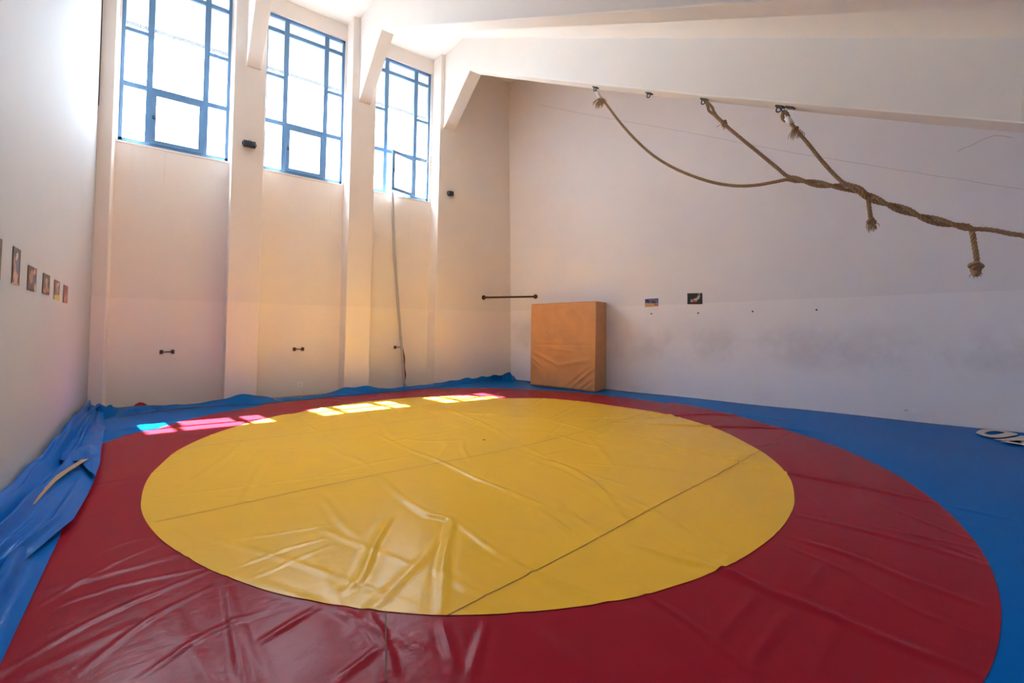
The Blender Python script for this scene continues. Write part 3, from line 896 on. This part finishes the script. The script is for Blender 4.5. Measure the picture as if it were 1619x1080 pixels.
def rope_mesh(P, name, parent, rad=.0185, pitch=.10, material=None):
    """three laid strands twisted round the centre line P"""
    P = np.array(P, float)
    s = np.concatenate([[0], np.cumsum(np.linalg.norm(np.diff(P, axis=0), axis=1))])
    rs, ro = rad * .56, rad * .50
    mb = MB()
    ref = None
    fr = []
    for i in range(len(P)):
        t = Vector(P[min(i + 1, len(P) - 1)] - P[max(i - 1, 0)]).normalized()
        if ref is None:
            ref = t.cross(Vector((1, 0, .1)))
        ref = (ref - t * ref.dot(t)).normalized()
        fr.append((ref.copy(), t.cross(ref)))
    for k in range(3):
        Q = []
        for i in range(len(P)):
            a = 2 * math.pi * (s[i] / pitch + k / 3)
            Q.append(Vector(P[i]) + ro * (math.cos(a) * fr[i][0] + math.sin(a) * fr[i][1]))
        mb.tube(Q, rs, 6)
    return mb.build(name, material or M_ROPE, parent, smooth=True)

def knot(parent, c, size, seed, material=None):
    r = random.Random(seed)
    ax = Matrix.Rotation(r.uniform(0, 6), 3, 'Z') @ Matrix.Rotation(r.uniform(-.5, .5), 3, 'X')
    P = []
    for t in np.linspace(0, 2 * math.pi, 90, endpoint=False):
        v = Vector((math.sin(t) + 2 * math.sin(2 * t), math.cos(t) - 2 * math.cos(2 * t), -1.6 * math.sin(3 * t))) * (size / 6)
        v = Vector((v.x, v.z * .9, v.y * .75))
        P.append(Vector(c) + ax @ v)
    mb = MB()
    mb.tube(P, .0175, 8, closed=True)
    return mb.build('knot', material or M_ROPE, parent, smooth=True)

def fray(parent, c, ln, spread, n, seed, name='frayed_end', r0=.004, d=(0, 0, -1)):
    r = random.Random(seed)
    mb = MB()
    d = Vector(d).normalized()
    for k in range(n):
        o = Vector((r.gauss(0, 1), r.gauss(0, 1), r.gauss(0, .3)))
        a = Vector(c) + o * .010
        e = a + d * ln * r.uniform(.6, 1.1) + o * spread
        mid = (a + e) / 2 + o * spread * .45
        mb.tube([a, mid, e], [r0, r0 * .9, r0 * .4], 5)
    o = mb.build(name, M_FRAY, parent, smooth=True)
    o['kind'] = 'stuff'
    return o

ROPE_A = [[5.188,4.695,5.075],[5.188,4.628,4.969],[5.188,4.525,4.856],[5.188,4.245,4.472],[5.188,3.962,4.129],[5.188,3.674,3.831],[5.188,3.402,3.608],[5.188,3.152,3.44],[5.188,2.918,3.305],[5.188,2.701,3.204],[5.188,2.498,3.137],[5.188,2.308,3.103],[5.188,2.125,3.093],[5.188,1.995,3.089]]
ROPE_AXIS = [[5.188,1.955,3.086],[5.188,1.85,3.044],[5.188,1.692,2.97],[5.188,1.485,2.89],[5.188,1.39,2.838],[5.188,1.299,2.765],[5.188,1.204,2.694],[5.188,1.078,2.609],[5.188,0.989,2.553],[5.188,0.902,2.492],[5.188,0.784,2.429],[5.188,0.677,2.382],[5.188,0.609,2.346]]
ROPE_A_END = [[5.188,0.536,2.331],[5.188,0.464,2.307],[5.188,0.395,2.274],[5.188,0.322,2.249],[5.188,0.224,2.218]]
ROPE_B = [[5.188,2.822,4.099],[5.188,2.671,3.907],[5.188,2.483,3.687],[5.188,2.284,3.46],[5.188,2.097,3.246],[5.188,1.996,3.13]]
ROPE_B_DROP = [[5.188,0.602,2.317],[5.188,0.589,2.213],[5.188,0.576,2.088],[5.188,0.576,2.06]]
ROPE_C = [[5.188,1.982,3.727],[5.188,1.92,3.617],[5.188,1.884,3.558],[5.188,1.783,3.393],[5.188,1.693,3.236],[5.188,1.591,3.074],[5.188,1.485,2.921],[5.188,1.423,2.876],[5.188,1.363,2.844],[5.188,1.319,2.798],[5.188,1.294,2.744],[5.188,1.284,2.655],[5.188,1.272,2.557],[5.188,1.269,2.536]]
LOOP_B = [[5.188,2.922,4.294],[5.188,2.897,4.221],[5.188,2.88,4.159],[5.188,2.822,4.099],[5.188,2.831,4.165],[5.188,2.873,4.235]]
LOOP_C = [[5.188,2.033,3.841],[5.188,2.045,3.79],[5.188,2.026,3.742],[5.188,1.988,3.729],[5.188,1.989,3.777],[5.188,2.014,3.827]]
KA, KB1, KB2, KC1, KC2 = [[5.188,4.628,4.949]][0], [[5.188,2.687,3.935]][0], [[5.188,0.58,2.035]][0], [[5.188,1.92,3.604]][0], [[5.188,1.266,2.512]][0]
axis = catmull(ROPE_AXIS, .012)
sax = np.concatenate([[0], np.cumsum(np.linalg.norm(np.diff(axis, axis=0), axis=1))])
def twisted(phase):
    out = []
    tn = np.gradient(axis, axis=0)
    for i, p in enumerate(axis):
        t = Vector(tn[i]).normalized()
        n1 = t.cross(Vector((1, 0, 0))).normalized()
        b1 = t.cross(n1)
        a = 2 * math.pi * sax[i] / .52 + phase
        out.append(np.array(Vector(p) + .0195 * (math.cos(a) * n1 + math.sin(a) * b1)))
    return out
twA, twB = twisted(math.pi), twisted(0.0)

ra = thing('climbing_rope', 'hemp rope sagging in a long curve from the hook nearest the windows', 'rope', HK[0])
tail = [np.array(p) for p in ROPE_A_END] + [np.array((5.3, -.6, 2.06)), np.array((5.6, YB + .05, 2.0))]
lineA = catmull([np.array(p) for p in ROPE_A] + [twA[4]], .012)
rope_mesh(np.concatenate([lineA[:-1], np.array(twA[4:-4]), catmull([twA[-4]] + tail, .012)[1:]]), 'rope_body', ra)
link_chain(ra, HK[0] + Vector((0, .01, -.04)), Vector(ROPE_A[0]) + Vector((0, .01, .05)))
MB().tube([Vector(ROPE_A[0]) + Vector((0, .025, .055)), Vector(ROPE_A[0]), Vector(ROPE_A[1])], [.022, .026, .026], 12).build('white_tape', M_TAPE, ra, smooth=True)
fray(ra, Vector(KA) + Vector((0, .02, .05)), .13, .028, 60, 3, 'frayed_collar', .006, (0, .05, -1))

rb = thing('climbing_rope', 'hemp rope from the middle hook, twisted round another and ending in a fat low knot', 'rope', HK[2])
lineB = catmull([np.array(p) for p in ROPE_B] + [twB[4]], .012)
rope_mesh(np.concatenate([lineB[:-1], np.array(twB[4:-3]), catmull([twB[-3]] + [np.array(p) for p in ROPE_B_DROP], .012)[1:]]), 'rope_body', rb, .0195)
link_chain(rb, HK[2] + Vector((0, .0, -.035)), Vector(LOOP_B[0]) + Vector((0, 0, -.02)))
rope_mesh(catmull([np.array(p) for p in LOOP_B] + [np.array(LOOP_B[0])], .01), 'loop', rb, .017)
sp = [Vector(LOOP_B[3]), Vector(KB1)]
rope_mesh(catmull([np.array(LOOP_B[3]) + np.array((.02, 0, .02)), (np.array(LOOP_B[3]) + np.array(KB1)) / 2 + np.array((-.02, .01, .02)), np.array(KB1)], .01), 'splice', rb, .018)
knot(rb, KB1, .06, 5)
fray(rb, KB1, .05, .03, 14, 8)
knot(rb, KB2, .085, 9)
knot(rb, Vector(KB2) + Vector((0, 0, -.015)), .07, 10)
MB().ball(Vector(KB2) + Vector((0, 0, -.055)), .032, .032, .03, 8, 12, .15).build('rope_end', M_ROPE, rb, smooth=True)
fray(rb, Vector(KB2) + Vector((0, 0, -.06)), .03, .012, 16, 12)

rc = thing('climbing_rope', 'short hemp rope from the hook nearest the camera with a frayed knotted end', 'rope', HK[3])
RC = [np.array(p) for p in ROPE_C]
for k in (6, 7, 8, 9):
    RC[k] = RC[k] + np.array((-.045, 0, .012))
rope_mesh(catmull(RC, .012), 'rope_body', rc, .019)
link_chain(rc, HK[3] + Vector((0, 0, -.035)), Vector(LOOP_C[0]) + Vector((0, 0, -.01)))
rope_mesh(catmull([np.array(p) for p in LOOP_C] + [np.array(LOOP_C[0])], .01), 'loop', rc, .019)
MB().tube([Vector(ROPE_C[0]) + Vector((0, .02, .03)), (Vector(ROPE_C[0]) + Vector(ROPE_C[1])) / 2], [.03, .028], 12).build('white_tape', M_TAPE, rc, smooth=True)
knot(rc, KC1, .055, 14)
fray(rc, KC1, .10, .014, 22, 15, d=(0, .15, -1))
knot(rc, KC2, .07, 17)
fray(rc, Vector(KC2) + Vector((0, 0, -.01)), .075, .018, 30, 18)

# ------------------------------------------------------------------ wall fittings
ANCH = [(-.035, .862), (2.073, .867), (4.205, .868)]
AL = ['small dark anchor bar low in the bay under the leftmost window', 'small dark anchor bar low in the bay under the middle window', 'small dark anchor bar with red cords beside the long pole']
for (ax_, az_), lab in zip(ANCH, AL):
    a = thing('anchor_bar', lab, 'wall bracket', (ax_, YR, az_), 'anchor bars in the bays')
    for s in (-1, 1):
        MB().box(ax_ + s * .078 - .024, ax_ + s * .078 + .024, YR - .05, YR, az_ - .034, az_ + .034).build('plate', M_IRON, a, bevel=.006)
    MB().tube([(ax_ - .08, YR - .035, az_), (ax_ + .08, YR - .035, az_)], .009, 8).build('bar', M_IRON, a, smooth=True)

pole = thing('window_pole', 'long thin grey pole leaning from the floor to the open window', 'pole', (4.28, 9.70, ZF))
MB().tube(catmull([(4.30, 9.66, ZF + .03), (4.20, 9.72, 1.2), (4.05, 9.775, 2.8), (3.938, 9.775, 4.50)], .1), .029, 10).build('shaft', M_POLE, pole, smooth=True)
MB().tube([(3.938, 9.775, 4.49), (3.937, 9.775, 4.515), (3.91, 9.80, 4.525)], .026, 8).build('hook_end', M_POLE, pole, smooth=True)
MB().tube([(4.30, 9.66, ZF + .004), (4.298, 9.662, ZF + .10)], .028, 10).build('foot', M_BLACK, pole, smooth=True)

cord = thing('hanging_cord', 'tangle of thin red cords hanging from the anchor bar by the pole', 'cord', (4.29, YR - .05, .86))
for k in range(4):
    q = 4.325 + .014 * (k - 1.5)
    P = [(4.28, YR - .06 - .01 * k, .868)] + [(q + random.uniform(-.02, .025) + .02 * (1 - z / .86), YR - .07 - .02 * random.random(), z) for z in (.62, .42, .22, .08)]
    MB().tube(catmull(P, .05), .010, 6).build('strand', M_CORD, cord, smooth=True)
MB().ball((4.35, YR - .08, .24), .022, .018, .026, 8, 10, .2).build('knot', M_CORD, cord, smooth=True)

bar = thing('pull_up_bar', 'dark iron bar fixed across the far right corner above the crash mat', 'bar', (6.85, 9.1, 2.13))
b0, b1 = Vector((6.297, YP, 2.117)), Vector((rwx(8.715, 2.173), 8.715, 2.173))
MB().tube([b0 + (b1 - b0) * .02, b0 + (b1 - b0) * .965], .024, 12).build('tube', M_IRON, bar, smooth=True)
for p, nn in ((b0, Vector((0, -1, 0))), (b1, RN)):
    MB().disc(p, nn, .058, .022, 18).build('flange', M_IRON, bar, bevel=.004)

for (cx_, cz_), lab, tw in (((1.052, 4.655), 'small black box fitting with a wire loop high on the pier between the left windows', 0), ((5.236, 4.56), 'small black box fitting high on the wall right of the window with the open sash', 1)):
    t = thing('wall_box', lab, 'wall fitting', (cx_, YP, cz_), 'black boxes on the piers')
    w = .10 if tw == 0 else .07
    MB().box(cx_ - w, cx_ + w, YP - .11, YP - .03, cz_ - .055, cz_ + .055).build('body', M_BLACK, t, bevel=.012)
    for s in (-1, 1):
        MB().box(cx_ + s * w * .5 - w * .36, cx_ + s * w * .5 + w * .36, YP - .118, YP - .108, cz_ - .038, cz_ + .038).build('front_panel', M_LENS, t, bevel=.006)
    MB().box(cx_ - w - .018, cx_ - w + .005, YP - .09, YP - .05, cz_ - .028, cz_ + .028).build('side_knob', M_BLACK, t, bevel=.004)
    MB().box(cx_ + w - .005, cx_ + w + .014, YP - .085, YP - .055, cz_ - .02, cz_ + .02).build('side_knob', M_BLACK, t, bevel=.004)
    MB().box(cx_ - .03, cx_ + .03, YP - .04, YP, cz_ - .03, cz_ + .03).build('wall_bracket', M_BLACK, t)
    if tw == 0:
        MB().tube(catmull([(cx_ - .02, YP - .05, cz_ + .05), (cx_ - .01, YP - .03, cz_ + .09), (cx_ + .015, YP - .01, cz_ + .10), (cx_ + .035, YP - .03, cz_ + .075)], .01), .003, 5).build('wire_loop', M_BLACK, t, smooth=True)

s = thing('wall_socket', 'single cream socket low in the bay under the middle window', 'socket', (2.122, YR, .145))
MB().box(2.070, 2.174, YR - .014, YR, .093, .197).build('plate', M_WHITE, s, bevel=.005)
MB().box(2.092, 2.152, YR - .018, YR - .012, .115, .175).build('insert', plain('cream_insert', (.85, .82, .74), .5), s, bevel=.002)
for k in (-1, 1):
    MB().disc((2.122 + k * .009, YR - .0175, .145), (0, -1, 0), .004, .002, 8).build('hole', M_HOLE, s)

def rw_point(y, z):
    return Vector((rwx(y, z), y, z))
UPR = Vector((-.034, 0, 1)).normalized()
t = thing('double_socket', 'white double wall socket low on the right wall above the blue vinyl', 'socket', rw_point(1.85, .165))
for y_, switch in ((1.902, False), (1.802, True)):
    c = rw_point(y_, .165)
    pl = MB().obox(c + RN * .007, RT * .046, RN * .007, UPR * .048).build('plate', M_WHITE, t, bevel=.005)
    if switch:
        MB().obox(c + RN * .017, RT * .034, RN * .004, UPR * .034).build('switch', M_WHITE, pl, bevel=.003)
    else:
        for (a1, b1_) in ((-.016, .0), (.016, .0), (0, .018)):
            MB().obox(c + RN * .015 + RT * a1 + UPR * b1_, RT * .003, RN * .001, UPR * .009).build('slot', M_HOLE, pl)

for (y_, z_), lab in zip(((5.906, 1.753), (4.988, 1.772), (4.04, 1.808), (3.064, 1.841)),
                         ('small dark wall plug under the blue and orange picture', 'small dark wall plug under the black picture on the right wall', 'small dark wall plug with a brown smudge, right of the pictures', 'small dark wall plug nearest the camera on the right wall')):
    w = thing('wall_plug', lab, 'wall plug', rw_point(y_, z_), 'plugs in the right wall')
    MB().disc(rw_point(y_, z_), RN, .016, .012, 10).build('collar', M_IRON, w)
    MB().disc(rw_point(y_, z_) + RN * .010, RN, .008, .016, 8).build('screw', M_HOLE, w)

for nm, P, r_ in (('crack', [(8.627, 7.075), (7.2, 6.43), (5.4, 5.66), (3.576, 4.843), (2.2, 4.28), (.623, 3.64)], .0035), ('crack', [(1.3, 4.36), (1.125, 4.43), (.916, 4.515), (.739, 4.45)], .005)):
    base = catmull([(y, z + random.uniform(-.004, .004)) for y, z in P], .1)
    MB().tube([rw_point(y, z) - RN * r_ * .5 + Vector((0, 0, random.uniform(-.005, .005))) for y, z in base], r_, 5).build('crack', M_CRACK, wall_right)

# ------------------------------------------------------------------ pictures taped to the walls
def left_picture(y0, y1, zt0, zb0, material, label):
    c = Vector((XL, (y0 + y1) / 2, zb0))
    o = MB().prism([(XL + .002, y0, zb0), (XL + .002, y1, zb0 - .006), (XL + .004, y1, zt0 - .008), (XL + .003, y0, zt0)], (.003, 0, 0)).build('wall_picture', material, None, origin=c)
    return tag(o, label, 'picture', 'pictures on the left wall')
SK, SK2, DB = (.42, .25, .18), (.33, .17, .12), (.065, .045, .045)
left_picture(4.52, 4.80, 2.03, 1.73, print_mat('print_a', 1, (.10, .055, .045), [(.5, .5, .3, .25, .4, SK2)]), 'picture cut off by the left edge of the photo, on the left wall')
left_picture(5.095, 5.307, 2.012, 1.72, print_mat('print_b', 1, DB, [(.45, .30, .30, .30, .2, SK), (.60, .55, .22, .26, .3, (.10, .11, .19)), (.50, .78, .16, .10, .8, (.50, .42, .36)), (.22, .55, .12, .22, .3, SK2)], (.03, (.5, .42, .22))), 'tallest picture in the row on the left wall, pale wrestlers on a dark ground')
left_picture(5.57, 5.87, 1.907, 1.695, print_mat('print_c', 1, (.075, .055, .05), [(.40, .58, .24, .30, -.3, SK2), (.72, .80, .14, .13, 0, SK), (.70, .40, .15, .28, .2, (.09, .09, .14)), (.86, .2, .06, .2, .0, (.5, .42, .36))]), 'second-largest dark picture on the left wall, beside the tallest one')
left_picture(6.138, 6.437, 1.884, 1.685, print_mat('print_d', 1, (.08, .06, .055), [(.5, .62, .16, .22, .5, SK), (.62, .3, .28, .18, -.4, SK2), (.35, .2, .3, .12, .2, (.30, .12, .10))]), 'third dark picture from the far end of the row on the left wall')
left_picture(6.673, 6.955, 1.852, 1.645, print_mat('print_e', 1, (.14, .10, .10), [(.40, .72, .14, .18, .6, SK), (.55, .50, .2, .16, .2, SK2), (.65, .82, .15, .1, .2, (.45, .40, .38))], (.27, (.42, .33, .06))), 'picture with a yellow strip along its foot on the left wall')
left_picture(7.182, 7.452, 1.827, 1.622, print_mat('print_f', 1, (.27, .095, .085), [(.5, .3, .4, .12, .2, (.33, .16, .13)), (.4, .7, .3, .1, .3, (.20, .07, .07))]), 'reddish picture at the far end of the row on the left wall')
def right_picture(y0, y1, zt0, zb0, material, label, tilt=.0):
    c = rw_point((y0 + y1) / 2, (zt0 + zb0) / 2)
    hw = (c - rw_point(y0, c.z)).length
    o = MB().obox(c + RN * .004, RT * hw + UPR * tilt, RN * .002, UPR * (zt0 - zb0) / 2).build('wall_picture', material, None, origin=c)
    return tag(o, label, 'picture', 'pictures on the right wall')
right_picture(5.76, 6.04, 2.083, 1.905, print_mat('print_g', 1, (.10, .13, .36), [(.80, .70, .16, .14, .3, (.03, .03, .08)), (.35, .58, .16, .16, .5, (.10, .05, .06)), (.15, .28, .16, .10, 0, (.45, .12, .12))], (.42, (.62, .36, .17))), 'small blue and orange picture on the right wall, nearer the crash mat', -.008)
right_picture(4.91, 5.19, 2.185, 1.957, print_mat('print_h', 1, (.02, .024, .026), [(.45, .42, .30, .10, -.6, (.55, .47, .42)), (.55, .28, .24, .10, 0, (.52, .10, .09)), (.25, .65, .10, .14, .5, (.45, .42, .38)), (.2, .9, .08, .08, 0, (.35, .38, .36)), (.72, .34, .06, .2, 0, (.5, .42, .36))]), 'small black picture on the right wall, nearer the camera')

# dry creeper poking in at the side of the third window
tw = thing('dry_creeper', 'wisps of dry creeper at the right edge of the window with the open sash', 'plant', (4.93, YR, 5.45))
for k in range(14):
    r = random.Random(40 + k)
    p0 = Vector((4.935, YR - .012, 5.25 + r.uniform(-.1, .45)))
    p1 = p0 + Vector((-r.uniform(.05, .18), -r.uniform(.0, .05), r.uniform(-.05, .08)))
    p2 = p1 + Vector((-r.uniform(.02, .14), -r.uniform(.0, .04), r.uniform(-.10, .08)))
    MB().tube(catmull([p0, p1, p2], .03), .0035, 5).build('twig', M_TWIG, tw, smooth=True)
